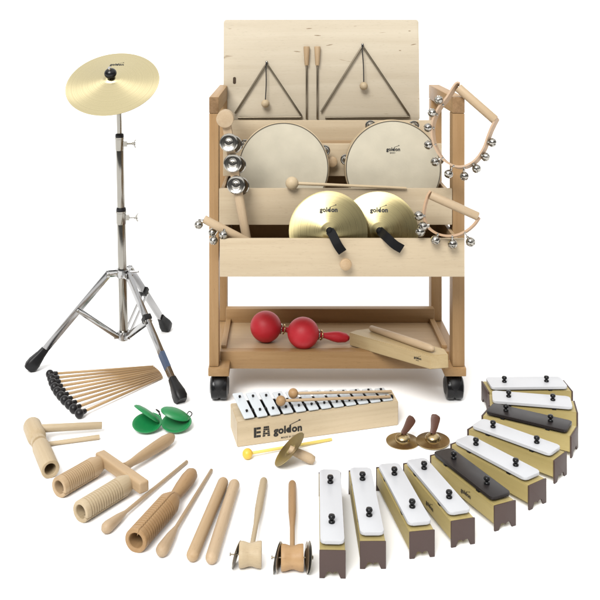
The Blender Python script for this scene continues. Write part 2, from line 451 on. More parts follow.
# oval keyhole slot in the board
bm = bmesh.new(); pts = rrect(.0095, .022, .0047); vs = [bm.verts.new((x, y, .0004)) for x, y in pts]; bm.faces.new(vs)
def onboard(px, py):   # pixel to board-plane local coordinates
    n = DM.to_3x3() @ Vector((0, 0, 1)); d = Vector(((px - PX) / F, 1, -(py - PY) / F)); o = Vector((0, 0, H))
    c = DB + n * .006; t = (c - o).dot(n) / d.dot(n); return DM.inverted() @ (o + d * t)
def BP(px, py, h=0.0):
    l = onboard(px, py); l.z += h; return DM @ l
part('keyhole', fin(bm, False), 'slot_dark', db, DM @ T(onboard(234.5, 80.5)))
for (px, py, w_, rot) in ((309, 28.5, .019, 4), (317.5, 35.5, .022, -3), (329.5, 45, .022, 10), (297, 51.5, .022, -6), (413.5, 44.5, .018, 12), (400, 50.5, .008, 0), (409.5, 31, .008, 0)):
    bm = bmesh.new(); n = 10
    up = [(w_ * (i / n - .5), .0010 * math.sin(math.pi * i / n) + random.uniform(0, .0005)) for i in range(n + 1)]
    dn = [(w_ * (i / n - .5), -.0009 * math.sin(math.pi * i / n) - .0001) for i in range(n, -1, -1)]
    bm.faces.new([bm.verts.new((x, y, .0003)) for x, y in up + dn])
    part('grain_streak', fin(bm, False), 'grain_mark' if 'grain_mark' in MAT else (plain('grain_mark', (.27, .19, .11), .7, var=.3, scale=200) and 'grain_mark'), db, DM @ T(onboard(px, py)) @ Matrix.Rotation(R(rot), 4, 'Z'))

# ------------------------------------------------------------------ triangles and beaters on the board
def triangle(ap, lf, rt, bl, ball, label):
    A, L_, R_ = BP(*ap, .007), BP(*lf, .007), BP(*rt, .007)
    t = thing('triangle', label, 'triangle', A, 'triangles hung on the display board')
    bl_ = BP(bl[0], bl[1], .007)
    def corner(P, Q, S_, r=.010):
        a = P + (Q - P).normalized() * r; b = P + (S_ - P).normalized() * r
        return [a, a.lerp(P, .62).lerp(b, .12), P.lerp((a + b) / 2, .42), b.lerp(P, .62).lerp(a, .12), b]
    path = [L_ + (A - L_).normalized() * .004] + corner(A, L_, R_) + corner(R_, A, bl_) + [bl_]
    part('rod', sweep(path, circ(.0031, 10)), 'steel_rod', t)
    # hook and cord
    hk = A + Vector((0, .001, .004))
    part('hook', lathe(sph_prof(.0045)), 'nickel', t, T(hk))
    B = BP(ball[0], ball[1], .016)
    c = A + Vector((0, -.004, .004))
    part('cord', sweep(smoothpath([c + Vector((.002, 0, -.006)), c, c + Vector((-.002, -.002, -.012)), c.lerp(B, .5) + Vector((.0006, 0, 0)), B + Vector((0, 0, .010))]), circ(.0017, 8)), 'cord', t)
    part('ball', lathe(sph_prof(.0128, 16)), 'maple_pale', t, T(B))
triangle((266.7, 63.5), (234.5, 114.5), (302.5, 117.2), (238, 117.6), (265.5, 103.5), 'small steel triangle hung at the left of the board, its cord longer than the other')
triangle((362.4, 46), (320.3, 113), (410, 116.8), (325, 117.6), (363.3, 86), 'large steel triangle hung at the right of the board above the marked drum')
for px, lab in ((306.6, 'triangle beater with pale wooden grip nearer the small triangle'), (317.3, 'triangle beater with pale wooden grip nearer the large triangle')):
    top = BP(px, 46.5, .0085); mid = BP(px, 65.5, .0085); low = BP(px, 119, .006)
    t = thing('triangle_beater', lab, 'beater', low, 'triangle beaters on the display board')
    Lh = (top - mid).length
    part('grip', lathe([(0, 0), (.0055, 0), (.0065, .003), (.0098, Lh - .006), (.0094, Lh - .001), (.008, Lh), (0, Lh)], 24), 'maple', t, frame(mid, top))
    part('rod', rod((mid - low).length, .0029), 'steel_rod', t, frame(low, mid))

# ------------------------------------------------------------------ frame drums in the second tray
def jingle(parent, M, r=.017, mat='jingle_steel'):
    bm = bmesh.new()
    for s in (-1, 1):
        z = s * .0018
        b_lathe(bm, [(0, z + s * .0052), (r * .10, z + s * .0050), (r * .13, z + s * .0030), (r * .3, z + s * .0032), (r * .42, z + s * .0018), (r * .48, z + s * .0006), (r * .60, z + s * .0014), (r * .84, z + s * .0010), (r * .90, z + s * .0018), (r, z), (r * .9, z + s * .0002), (r * .5, z + s * .0002), (0, z + s * .0002)], 32, Matrix.Identity(4))
    return part('jingle', fin(bm), mat, parent, M)
def drum(px, py, r, label, Y=2.60, lean=5, text=False, jang=(), depth=.042):
    C = pt(px, py, Y)
    t = thing('tambourine', label, 'tambourine', (C.x, Y + .02, C.z - r), 'tambourines standing in the second tray')
    a = R(lean)
    M = axes(C, (1, 0, 0), (0, math.sin(a), math.cos(a)), (0, -math.cos(a), math.sin(a)))
    # frame ring with slots left out where the jingles sit
    bm = bmesh.new(); seg = 96; prof = [(r, -depth), (r, -.002), (r - .002, 0), (r - .006, -.0012), (r - .006, -depth)]
    b_lathe(bm, prof + [prof[0]], seg)
    dele = []
    for f in bm.faces:
        c = f.calc_center_median(); an = math.degrees(math.atan2(c.y, c.x)) % 360
        for j in jang:
            d = (an - j + 180) % 360 - 180
            if abs(d) < 9 and -depth * .99 < c.z < -.003 and False: dele.append(f)
    part('frame', fin(bm, ang=40), 'maple_pale', t, M)
    bm = bmesh.new(); b_lathe(bm, [(r - .0046, -.004), (r - .0046, .0006), (r - .0042, .0012), (r - .0026, .0012), (r - .0022, .0006), (r - .0022, -.004), (r - .0046, -.004)], seg)
    part('edge_band', fin(bm), 'drum_edge', t, M)
    bm = bmesh.new(); b_lathe(bm, [(0, .0008)] + [((r - .005) * k / 10, .0008 + .00025 * math.sin(k * 1.1)) for k in range(1, 10)] + [(r - .005, .0004)], seg)
    part('skin', fin(bm), 'drumskin', t, M)
    for j in jang:
        aj = R(j); pos = Vector(((r + .004) * math.cos(aj), (r + .004) * math.sin(aj), -.022))
        tz = Vector((0, 0, 1)); tt = Vector((-math.sin(aj), math.cos(aj), 0)); rr_ = Vector((math.cos(aj), math.sin(aj), 0))
        pos = Vector((r * .985 * math.cos(aj), r * .985 * math.sin(aj), -.022)); jm = T(pos)
        jingle(t, M @ jm, .0155)
    if text:
        me, W = logo(.0135, 'BASIC', center=True)
        part('lettering', me, 'ink', t, M @ T(0, .050 if py < 170 else .055, .0012))
    return t
drum(283.5, 168.0, .1295, 'tambourine with plain blank cream skin at the left of the second tray', jang=(150, 22, 200), Y=2.600)
drum(393.3, 168.6, .1372, 'tambourine with black wordmark on its cream skin under the large triangle', text=True, jang=(117, 170, 62, 10), Y=2.602)

# mallet lying on the second tray's front edge
def mallet(name, label, cat, Hd, Tl, rh, rs, hm, sm, group=None, rs2=None, ext=True):
    t = thing(name, label, cat, (Hd.x, Hd.y, Hd.z - rh), group)
    part('head', lathe(sph_prof(rh, 18), 32), hm, t, frame(Hd, Tl))
    d = (Tl - Hd).normalized(); A = Hd + d * rh * .7
    part('stick', rod((Tl - A).length, rs, rs2, .3), sm, t, frame(A, Tl))
    return t
mallet('mallet', 'pale mallet with round wooden head lying across the second tray front edge', 'mallet',
       pt(292, 183.2, 2.492), pt(406.5, 188.2, 2.494), .0178, .0045, 'maple_pale', 'maple_pale', rs2=.0036)

# ------------------------------------------------------------------ clash cymbals
def cym_prof(R_, hb, hc, rb):
    """height of the shell at radius r: bell dome then shallow cone"""
    def f(r):
        if r < rb: return hc + hb * (1 - (r / rb) ** 2) ** .8 if False else hc + hb * math.cos(math.pi / 2 * r / rb)
        k = (r - rb) / (R_ - rb); return hc * (1 - k) ** 1.25
    return f
def cymbal_mesh(R_, f, th=.0012, hole=.003, seg=96):
    rs = [hole + (R_ - hole) * i / 40 for i in range(41)]
    up = [(r, f(r) + th) for r in rs]; dn = [(r, f(r)) for r in rs[::-1]]
    bm = bmesh.new(); b_lathe(bm, up + dn + [up[0]], seg); return fin(bm, ang=60)
def clash(px, py, Yc, label, end, lean, tw):
    Rr = .1035; C = pt(px, py, Yc); a = R(lean)
    z = Vector((math.sin(R(tw)), -math.cos(a), math.sin(a))).normalized(); x = Vector((0, 0, 1)).cross(z) * -1
    x = Vector((1, 0, 0)) - z * z.x; x.normalize(); y = z.cross(x)
    M = axes(C, x, y, z)
    t = thing('clash_cymbal', label, 'cymbal', (C.x, C.y, C.z - Rr), 'clash cymbals standing in the front tray')
    f = cym_prof(Rr, .010, .030, .020)
    part('shell', cymbal_mesh(Rr, f), 'cymbal_gold', t, M)
    me, W = logo(.0160, None, fmap=lambda u, v: (u, v + .049, f(math.hypot(u, v + .049))), th=.0019, bold=.05)
    part('lettering', me, 'ink', t, M)
    hub = M @ Vector((0, 0, f(0) + .002))
    E = pt(end[0], end[1], 2.345)
    q1 = hub.lerp(E, .22); q1.y = 2.353; q2 = hub.lerp(E, .6); q2.y = 2.340
    P = smoothpath([hub + z * .004, q1 + Vector((0, 0, .004)), q2, E], 5)
    part('strap', sweep(P, [(-.0115, -.0016), (.0115, -.0016), (.0115, .0016), (-.0115, .0016)], side=(P[-1] - P[0]).cross(Vector((0, 1, 0))).normalized()), 'leather', t)
    part('knot', lathe(sph_prof(.0095, 12, 0, .7), 20), 'leather', t, frame(hub + z * .003, hub + z))
    return t
clash(379.2, 231.0, 2.440, 'brass clash cymbal half hidden behind the other one, black strap ending right', (402, 249), 14, -4)
clash(328.3, 231.0, 2.406, 'brass clash cymbal overlapping the other one, black strap hanging above the round knob', (342.5, 252), 14, 2)

# ------------------------------------------------------------------ jingle stick
HT = pt(225.6, 118, 2.475); HB = pt(247.5, 243, 2.43); MID = pt(238, 192, 2.447)
js = thing('jingle_stick', 'jingle stick with three pairs of steel discs leaning at the left end of the trays', 'jingle stick', HB)
part('handle', rod((MID - HB).length + .01, .0118, .0125), 'maple_handle', js, frame(HB, MID))
dirv = (HT - MID).normalized(); xs_ = Vector((0, -1, 0)); xs_ = (xs_ - dirv * xs_.dot(dirv)).normalized()
for dd in (-.011, .011):
    P0 = MID + Vector((0, 1, 0)) * dd * 1.0; P1 = HT + Vector((0, 1, 0)) * dd + dirv * -.01
    part('slat', box(-.0115, .0115, -.003, .003, 0, (P1 - P0).length, .001), 'maple_strip', js, frame(P0, P1, (0, 1, 0)) )
part('end_knob', rod(.035, .0232, .0232, .12, 40), 'maple_handle', js, frame(HT + Vector((0, -.03, 0)), HT + Vector((0, .005, .001))))
for (jx, jy) in ((229.3, 141.5), (233.2, 162), (236.5, 183.5)):
    for k, (dy, off) in enumerate(((-.020, (0, 0)), (.020, (.009, -.011)))):
        c = pt(jx, jy, 2.455) + Vector((off[0] * (k), dy, off[1] * k))
        zz = Vector((-.12 + .1 * k, -1, .25)).normalized()
        jm = frame(c, c + zz)
        jingle(js, jm, .0245, 'jingle_steel')

# ------------------------------------------------------------------ sleigh bells
def bell(parent, c, r=.0118, d=(0, 0, -1), link=None):
    """round bell with a cross slot in its lower half, hanging along d from link"""
    bm = bmesh.new(); n = 20
    b_lathe(bm, sph_prof(r, n), 32)
    for v in bm.verts:
        if v.co.z < -r * .15:
            if abs(v.co.x) < r * .13 or abs(v.co.y) < r * .13: v.co *= .80
        if abs(v.co.z) < r * .04: v.co.x *= 1.05; v.co.y *= 1.05
    b_lathe(bm, [(0, r * .9), (r * .28, r * .95), (r * .28, r * 1.35), (0, r * 1.4)], 12)
    b = Vector(d).normalized()
    q = random.uniform(0, 3)
    M = frame(Vector(c), Vector(c) - b, (math.sin(q), math.cos(q), .1))
    o = part('bell', fin(bm, ang=50), 'nickel', parent, M)
    if link is not None:
        A = Vector(c) - b * r; B = Vector(link)
        if (B - A).length > .002: part('link', sweep([A, B], circ(.0013, 8)), 'nickel', o)
    return o
# bell stick at the lower left
A = pt(204, 219, 2.385); B = pt(249, 243, 2.40)
bs = thing('bell_stick', 'wooden stick with round nickel bells poking out left over the front tray', 'bell stick', B)
part('handle', rod((B - A).length, .0108, .0125), 'maple_handle', bs, frame(A, B))
for (px, py, dy) in ((198.6, 224.8, -.005), (223.3, 234.8, -.020), (213.6, 240.6, -.008), (212.6, 232.4, .012)):
    c = pt(px, py, 2.385 + dy); t_ = max(.02, min(.9, (c - A).dot((B - A)) / (B - A).length_squared)); bell(bs, c, .0112, (-.2, -.1, -1), A.lerp(B, t_))
# hand bell arcs
def arc(name, label, h0, h1, P, bells, yf, rh, sw, stripmat, br):
    A = pt(*h0, yf(h0[1])); B = pt(*h1, yf(h1[1]))
    t = thing(name, label, 'hand bells', A, 'arched hand bells hung on the right side')
    d = (B - A).normalized()
    part('handle', rod((B - A).length, rh, rh, .12, 24), 'maple_handle', t, frame(A, B))
    pts = smoothpath([pt(x, y, yf(y)) for x, y in P], 6)
    st = part('strip', sweep(pts, flat(sw, .0055), side=Vector((.55, .75, -.35)).normalized()), stripmat, t)
    for (bx, by) in bells:
        c0 = min(pts, key=lambda p: (p - pt(bx, by, p.y)).length)
        c = pt(bx, by, c0.y - .004)
        dd = (c - c0); dd.y = 0
        bell(t, c, br, dd if dd.length > .004 else (0, 0, -1), c0)
        # rivet on the strip
        part('rivet', lathe([(0, 0), (.003, 0), (.0022, .0012), (0, .0016)], 12), 'nickel', st, frame(c0 + Vector((0, -sw / 2, 0)), c0 + Vector((0, -sw / 2 - .1, 0))))
arc('hand_bells', 'large arched hand bells hooked over the top of the right side frame', (458, 87.5), (495, 120),
    [(459.5, 84), (456, 85.5), (448, 98), (440, 108), (434, 121), (433, 134), (435.5, 146), (442, 157.5), (450, 164), (459, 167.2), (468, 166), (477, 160), (484.5, 149), (488.5, 138), (492, 129), (497.5, 118)],
    [(438.7, 100), (432, 112.8), (428, 127.7), (428.4, 145), (435, 161.8), (448.5, 174), (464.4, 176.2), (476.6, 168.8), (485.6, 157), (492.2, 142.6)],
    lambda y: 2.502 - (y - 85) * .0009, .0125, .020, 'pink_leather', .0118)
arc('hand_bells', 'small arched hand bells resting on the right end of the front tray', (430.3, 195), (478, 216.5),
    [(431, 191.5), (428, 196), (424.8, 207), (424, 217), (427.8, 226.5), (436, 233), (446.5, 236), (457, 235.3), (466, 231.5), (474, 225), (479.3, 217.5)],
    [(418.8, 215.8), (420.4, 231.8), (423, 226.5), (435.5, 240), (452.6, 244), (470.6, 242)],
    lambda y: 2.375 - (y - 195) * .0007, .0112, .010, 'tan_leather', .0122)

# ------------------------------------------------------------------ bottom shelf: maracas, wood block
def maraca(C, E, rb, label):
    t = thing('maraca', label, 'maraca', (C.x, C.y, C.z - rb), 'red maracas on the bottom shelf')
    L = (E - C).length; M = frame(C, E)
    part('ball', lathe(sph_prof(rb, 24, 0, 1.03), 40), 'red', t, M)
    prof = [(0, rb * .9), (.008, rb * .9), (.0075, rb + .008), (.008, rb + .022), (.0135, rb + .045), (.0155, L - .035), (.0125, L - .012), (.006, L - .002), (0, L)]
    h = part('handle', lathe(prof, 28, 80), 'red', t, M)
    for k in (0, 1):
        z0 = rb + .001 + k * .009
        P = [Vector((.0125 * math.cos(i * math.pi / 8), .0125 * math.sin(i * math.pi / 8), z0 + k * .001 * math.sin(i))) for i in range(16)]
        part('ring', sweep(P, circ(.0022, 8), True, (0, 0, 1)), 'gold_ring' if k else 'nickel', h, M)
zs = .115
m1 = gp(265.8, 326.6, zs + .0435); m2 = gp(303.2, 333.0, zs + .0435)
maraca(m1, Vector((m1.x + .155, m1.y + .012, zs + .0165)), .0435, 'red maraca at the left of the shelf, its handle behind the other')
maraca(m2, Vector((m2.x + .133, m2.y + .030, zs + .018)), .0435, 'red maraca in front of the other, its handle pointing at the wood block')
A0 = gp(349.5, 345.5, .1168); B0 = gp(430, 369.5, .131)
Lb = (B0 - A0).length; fx = (B0 - A0).normalized(); fy = Vector((0, 0, 1)).cross(fx); fy.normalize(); fz = fx.cross(fy)
WM = axes(A0, fx, fy, fz)
wb = thing('wood_block', 'pale wooden box block with black wordmark overhanging the bottom shelf', 'wood block', A0)
hb = .036; dp = .064
bm = bmesh.new()
out = [(0, 0), (Lb, 0), (Lb + .030, .040), (Lb - .004, dp + .004), (.016, dp), (-.002, dp * .45)]
vsA = [bm.verts.new((x, y, 0)) for x, y in out]; vsB = [bm.verts.new((x, y, hb)) for x, y in out]
bm.faces.new(vsA[::-1]); bm.faces.new(vsB)
for i in range(6): bm.faces.new([vsA[i], vsA[(i + 1) % 6], vsB[(i + 1) % 6], vsB[i]])
bmesh.ops.bevel(bm, geom=bm.edges[:], offset=.0018, segments=2, affect='EDGES')
part('body', fin(bm), 'block_wood_x' if 'block_wood_x' in MAT else (wood('block_wood_x', (.46, .345, .18), (.56, .44, .25), 'x') and 'block_wood_x'), wb, WM)
me, W = logo(.0085, 'MUSIC', center=True, bold=.04)
part('lettering', me, 'ink', wb, WM @ T(Lb - .040, -.0004, hb * .50) @ Matrix.Rotation(R(90), 4, 'X'))
tA = WM @ Vector((.035, .052, hb + .0085)); tB = WM @ Vector((Lb + .000, .020, hb + .0106))
bt = thing('beater', 'thick tapered wooden beater lying on the wood block', 'beater', tA)
Lt = (tB - tA).length
part('stick', lathe([(0, 0), (.006, .0008), (.0080, .004), (.0096, Lt * .35), (.0106, Lt * .75), (.0098, Lt * .93), (.0070, Lt * .985), (0, Lt)], 24, 60), 'maple_handle', bt, frame(tA, tB))

# ------------------------------------------------------------------ cymbal stand
PB = Vector((-.4905, 2.80, .0)); PTp = pt(118.6, 92, 2.80)
def pole(z):  # point on the pole axis at height z
    k = z / PTp.z; return PB.lerp(Vector((PTp.x, 2.80, PTp.z)), k)
cs = thing('cymbal_stand', 'chrome tripod cymbal stand with black rubber feet', 'cymbal stand', PB)
def seg(name, z0, z1, r, mat, parent=cs, e=.1):
    return part(name, rod(pole(z1).z - pole(z0).z, r, r, e, 28), mat, parent, frame(pole(z0), pole(z1)))
seg('lower_tube', .062, .437, .0133, 'chrome_aged'); seg('middle_tube', .437, .665, .0118, 'chrome_aged'); seg('upper_tube', .665, PTp.z, .0078, 'chrome_aged')
for zc, r in ((.440, .0150), (.665, .0132)):
    bm = bmesh.new(); b_lathe(bm, [(0, -.024), (r * .93, -.024), (r, -.020), (r, .010), (r * 1.08, .011), (r * 1.08, .016), (0, .016)], 28)
    b_box(bm, r * .7, r + .010, -.006, .006, -.012, .004)
    b_lathe(bm, [(0, 0), (.003, 0), (.003, .026), (0, .026)], 12, T(r + .006, 0, -.004) @ Matrix.Rotation(R(90), 4, 'Y'))
    cl = part('clamp', fin(bm), 'chrome_aged', cs, frame(pole(zc), pole(zc + .1), (0, 1, 0)) @ Matrix.Rotation(R(0), 4, 'Z'))
    part('collar', rod(.012, r * 1.02, r * .95, .2, 28), 'black_rubber', cl, frame(pole(zc + .016), pole(zc + .1)))
    bm = bmesh.new()
    for s in (-1, 1):
        b_sweep(bm, [Vector((0, 0, 0)), Vector((.002, 0, s * .006)), Vector((.006, 0, s * .012))], [(-.005, -.0015), (.005, -.0015), (.005, .0015), (-.005, .0015)], side=(0, 1, 0))
    b_lathe(bm, [(0, -.005), (.0045, -.005), (.0045, .005), (0, .005)], 12, Matrix.Rotation(R(90), 4, 'Y'))
    part('wing_nut', fin(bm), 'chrome_aged', cl, T(pole(zc) + Vector((r + .030, 0, -.003))))
# fix clamp orientation: local x must point right -> done by frame(up=+Y)
feet = [gp(31.5, 371), gp(180, 403), gp(166.3, 331)]
zc = .268; hubp = pole(zc)
bm = bmesh.new(); b_lathe(bm, [(0, -.013), (.0185, -.013), (.0195, -.009), (.0195, .009), (.0185, .013), (0, .013)], 28)
uc = part('upper_bracket', fin(bm), 'chrome', cs, frame(hubp, pole(.4)))
bm = bmesh.new(); b_lathe(bm, [(0, -.012), (.018, -.012), (.019, 0), (.018, .012), (0, .012)], 28)
lowp = pole(.078)
lc = part('lower_bracket', fin(bm), 'chrome', cs, frame(lowp, pole(.3)))
for i, Ft in enumerate(feet):
    d = (Ft - Vector((hubp.x, hubp.y, 0))); d.z = 0; d.normalize()
    J = hubp + d * .043 + Vector((0, 0, 0)); s = Vector((-d.y, d.x, 0))
    for sg in (-1, 1):
        q0 = hubp + d * .014 + s * .0085 * sg; q1 = J + s * .0085 * sg + d * .006
        part('ear', box(-.0085, .0085, -.0012, .0012, 0, (q1 - q0).length, .0008), 'chrome', uc, frame(q0, q1, s))
    FtT = Ft + Vector((0, 0, .016))
    ld = (FtT - J).normalized(); L = (FtT - J).length
    lg = part('leg', box(-.0105, .0105, -.006, .006, -.006, L - .03, .0012), 'leg_chrome', cs, frame(J, FtT, s))
    part('bolt', rod(.026, .0035, .0035, .2, 12), 'chrome_aged', lg, frame(J - s * .013, J + s * .013))
    # rubber foot: wedge-shaped boot
    bm = bmesh.new()
    secs = [(-.004, .0125, .0105), (.016, .0150, .0130), (.018, .0158, .0138), (.040, .0205, .0175), (.042, .0212, .0182), (.058, .0215, .0190), (.068, .017, .015)]
    rings = []
    for z, a_, b_ in secs:
        rings.append([bm.verts.new((x, y, z)) for x, y in rrect(1.78 * a_, 1.78 * b_, min(a_, b_) * .5, 3)])
    n = len(rings[0])
    for a_, b_ in zip(rings, rings[1:]):
        for k in range(n): bm.faces.new([a_[k], a_[(k + 1) % n], b_[(k + 1) % n], b_[k]])
    bm.faces.new(rings[0][::-1]); bm.faces.new(rings[-1])
    fA = J + ld * (L - .055)
    M = frame(fA, fA + ld, s)
    for v in bm.verts:
        wv = M @ v.co
        if wv.z < 0.0005: wv.z = .0005; v.co = M.inverted() @ wv
    part('rubber_foot', fin(bm), 'black_rubber', lg, M)
    K = J + ld * (L * .40)
    lowd = lowp + d * .022
    for sg in (-1, 1):
        q0 = lowd + s * .0088 * sg; q1 = K + s * .0088 * sg
        part('brace', box(-.0065, .0065, -.0011, .0011, -.004, (q1 - q0).length + .006, .0008), 'chrome', cs, frame(q0, q1, s))
        q2 = lowp + d * .012 + s * .0065 * sg
        part('ear', box(-.0075, .0075, -.0012, .0012, 0, .018, .0008), 'chrome', lc, frame(q2, q2 + d, s))
    part('bolt', rod(.026, .003, .003, .2, 12), 'chrome_aged', lg, frame(K - s * .013, K + s * .013))
    part('plastic_clip', box(-.0125, .0125, -.0115, .0115, -.006, .010, .001), 'black_rubber', lg, frame(K - ld * .012, K, s)) if i else None
    if i == 1:
        nn = (M.to_3x3() @ Vector((0, 1, 0)))
        part('sticker', box(-.0107, .0107, -.0063, .0063, 0, .050, 0), 'label_blue', lg, frame(J + ld * (L * .66), J + ld * L, s))
# locking screw on the upper bracket
part('locking_screw', rod(.040, .0035, .0035, .2, 12), 'chrome', uc, frame(hubp + Vector((.012, -.002, .004)), hubp + Vector((.05, -.006, .005))))
# cymbal on its tilter
nrm = Vector((-.045, -.60, .80)).normalized()
CC = pt(112.6, 83.5, 2.77)
cx_ = Vector((1, 0, 0)); cx_ = (cx_ - nrm * cx_.dot(nrm)).normalized(); CM = axes(CC, cx_, nrm.cross(cx_), nrm)
RC = .1415; fc = cym_prof(RC, .007, .021, .024)
tip = CM @ Vector((0, 0, fc(0) + .018))
tl = part('tilter', sweep([pole(PTp.z - .02), pole(PTp.z), CM @ Vector((0, 0, -.018)), tip + nrm * .010], circ(.0032, 10)), 'chrome', cs)
part('tilter_joint', rod(.022, .010, .010, .15, 20), 'chrome_aged', tl, frame(pole(PTp.z - .005) - Vector((.011, 0, 0)), pole(PTp.z - .005) + Vector((.011, 0, 0))))
part('felt', lathe(sph_prof(.0185, 18, 0, .78), 32), 'black_gloss', cs, frame(CM @ Vector((0, 0, fc(0) + .013)), tip + nrm * .2))
part('top_nut', rod(.012, .0055, .0045, .2, 14), 'chrome', cs, frame(tip + nrm * .006, tip + nrm * .02))
ch = thing('cymbal', 'large brass cymbal tilted towards the viewer on the chrome tripod stand', 'cymbal', CC)
part('shell', cymbal_mesh(RC, fc, seg=128), 'cymbal_pale', ch, CM)
me, W = logo(.0150, None, fmap=lambda u, v: (u, v + .070, fc(math.hypot(u, v + .070))), th=.0019, bold=.03)
part('lettering', me, 'ink', ch, CM @ Matrix.Rotation(R(-3), 4, 'Z'))

# ------------------------------------------------------------------ ten black-headed mallets fanned out
hd = [(49.8, 374), (51.2, 378.2), (52.5, 382.5), (54.6, 387), (57.2, 391.3), (60.6, 395.6), (64.5, 400), (69, 404.2), (73.6, 408.6), (79.3, 413.6)]
names = ['topmost and farthest', 'second from the top', 'third from the top', 'fourth from the top', 'fifth from the top', 'fifth from the bottom', 'fourth from the bottom', 'third from the bottom', 'second from the bottom', 'lowest and nearest']
def fan_mallet(i):
    A = gp(hd[i][0], hd[i][1], .0128); k = i / 9
    B = gp(153.5 + 8.5 * k + 1.5 * math.sin(k * 3.14), 366.5 + 10.5 * k, .006)
    return A, B
A, B = fan_mallet(0)
proto = thing('mallet', 'thin stick mallet with black ball head, %s of the fan of ten' % names[0], 'mallet', A, 'black-headed mallets laid out in a fan')
LP = 1.0
d = (B - A).normalized()
pr_parts = []
pr_parts.append(part('head', lathe(sph_prof(.0125, 16, 0, .92), 28), 'head_rubber', proto, frame(A, B)))
pr_parts.append(part('neck', lathe([(0, .009), (.0062, .009), (.0068, .013), (.0062, .021), (.0045, .0225), (0, .0225)], 20), 'head_rubber', proto, frame(A, B)))
pr_parts.append(part('stick', rod(1.0, .0036, .0036, .3, 14), 'reed', proto, frame(A + d * .02, B) @ Matrix.Diagonal((1, 1, (B - A).length - .02, 1))))
for i in range(1, 10):
    A, B = fan_mallet(i); d = (B - A).normalized()
    r_ = proto.copy(); r_.location = A; COL.objects.link(r_); r_['label'] = 'thin stick mallet with black ball head, %s of the fan of ten' % names[i]
    for src in pr_parts:
        c = src.copy(); COL.objects.link(c); c.parent = r_
        m = frame(A, B) if src is not pr_parts[2] else frame(A + d * .02, B) @ Matrix.Diagonal((1, 1, (B - A).length - .02, 1))
        c.matrix_basis = T(A).inverted() @ m

# ------------------------------------------------------------------ castanets
def castanet(px, py, ux, uy, upn, label, w=1.0):
    C = gp(px, py, .0160); r = .0385
    t = thing('castanet', label, 'castanet', (C.x, C.y, 0), 'green castanets')
    prof = [(0, -.0080), (r * .35, -.0076), (r * .7, -.0056), (r * .92, -.0020), (r, .0020), (r * .98, .0038), (r * .92, .0040), (r * .75, .0018), (r * .45, -.0020), (0, -.0034)]
    low = axes(C, (1, 0, 0), (0, math.cos(R(14)), math.sin(R(14))), (0, -math.sin(R(14)), math.cos(R(14))))
    part('shell', lathe(prof, 44, 60), 'green', t, low)
    U = pt(ux, uy, C.y + .004)
    n = Vector(upn).normalized(); x = Vector((1, 0, 0)); x = (x - n * x.x).normalized()
    part('shell', lathe([(a, -b) for a, b in prof], 44, 60), 'green', t, axes(U, x, n.cross(x), n))
    return t, C, U
t1, C1, U1 = castanet(147.3, 423.2, 147.0, 413.0, (.25, .40, 1), 'green castanet on the left of the pair, its upper shell tipped open to the left')
t2, C2, U2 = castanet(176.6, 422.8, 175.3, 413.3, (-.06, -.04, 1), 'green castanet on the right of the pair, under the front foot of the stand')
for t_, P in ((t1, [(158, 418, .02), (159.5, 412, .01), (156, 409.5, 0), (160, 414, -.01), (161, 420, .0)]), (t2, [(186, 416, .0), (189, 411.5, -.006), (192, 413.5, -.012), (190, 416.5, -.01), (186, 417, 0)])):
    part('cord', sweep(smoothpath([pt(x, y, 2.385 + dy) for x, y, dy in P]), circ(.0014, 8)), 'cord', t_)

# ------------------------------------------------------------------ turned wooden instruments on the floor
def groove(me, ang, half, zA, zB, rmin, k=.72):
    for v in me.vertices:
        r = math.hypot(v.co.x, v.co.y)
        if r < rmin or not (zA < v.co.z < zB): continue
        a = (math.degrees(math.atan2(v.co.y, v.co.x)) - ang + 180) % 360 - 180
        if abs(a) < half: v.co.x *= k; v.co.y *= k
def guiro_prof(L, r, z0, z1, n=13, wall=.62, taper=.55, tl=.035, deep=.06):
    """open at z=0, ridged between z0 and z1, tapering to the closed end"""
    p = [(0, deep), (r * wall, deep), (r * wall, .002), (r * (wall + .05), .0), (r * .95, 0), (r, .0022)]
    st = (z1 - z0) / n
    for i in range(n):
        z = z0 + i * st
        p += [(r, z), (r * .885, z + st * .14), (r * .885, z + st * .34), (r, z + st * .48)]
    p += [(r, L - tl), (r * (taper + .15), L - tl * .35), (r * taper, L - .004), (r * taper * .8, L), (0, L)]
    return p
# tubular tone block with handle
tb = gp(50.5, 469.5, .0205); ta = gp(31.5, 424.5, .0205)
tk = thing('tone_block', 'tubular wooden tone block with one hollow end and a long side handle', 'tone block', (tb.x, tb.y, 0))
L = (ta - tb).length; r = .0208
prof = [(0, .05), (r * .62, .05), (r * .62, .002), (r * .68, 0), (r * .93, 0), (r, .002), (r, L * .46), (r * .93, L * .50), (r * .66, L * .525), (r * .66, L * .545), (r * .88, L * .55), (r * .90, L * .58), (r * .88, L * .61), (r * .66, L * .615), (r * .66, L * .635), (r * .95, L * .66), (r * 1.08, L * .70), (r * 1.08, L - .010), (r * .98, L - .003), (r * .75, L), (0, L)]
part('body', lathe(prof, 56, 30), 'maple_pale', tk, frame(tb, ta))
hA = gp(40, 428.5, .026); hB = gp(102, 425.3, .018)
part('handle', rod((hB - hA).length, .0100, .0088, .15, 28), 'maple_pale', tk, frame(hA, hB))
A = gp(44, 444.5, .0062); B = gp(99.5, 437, .0058)
bt = thing('beater', 'short plain wooden beater lying below the side handle of the tone block', 'beater', A)
part('stick', rod((B - A).length, .0048, .0062, .2, 20), 'maple_pale', bt, frame(A, B))
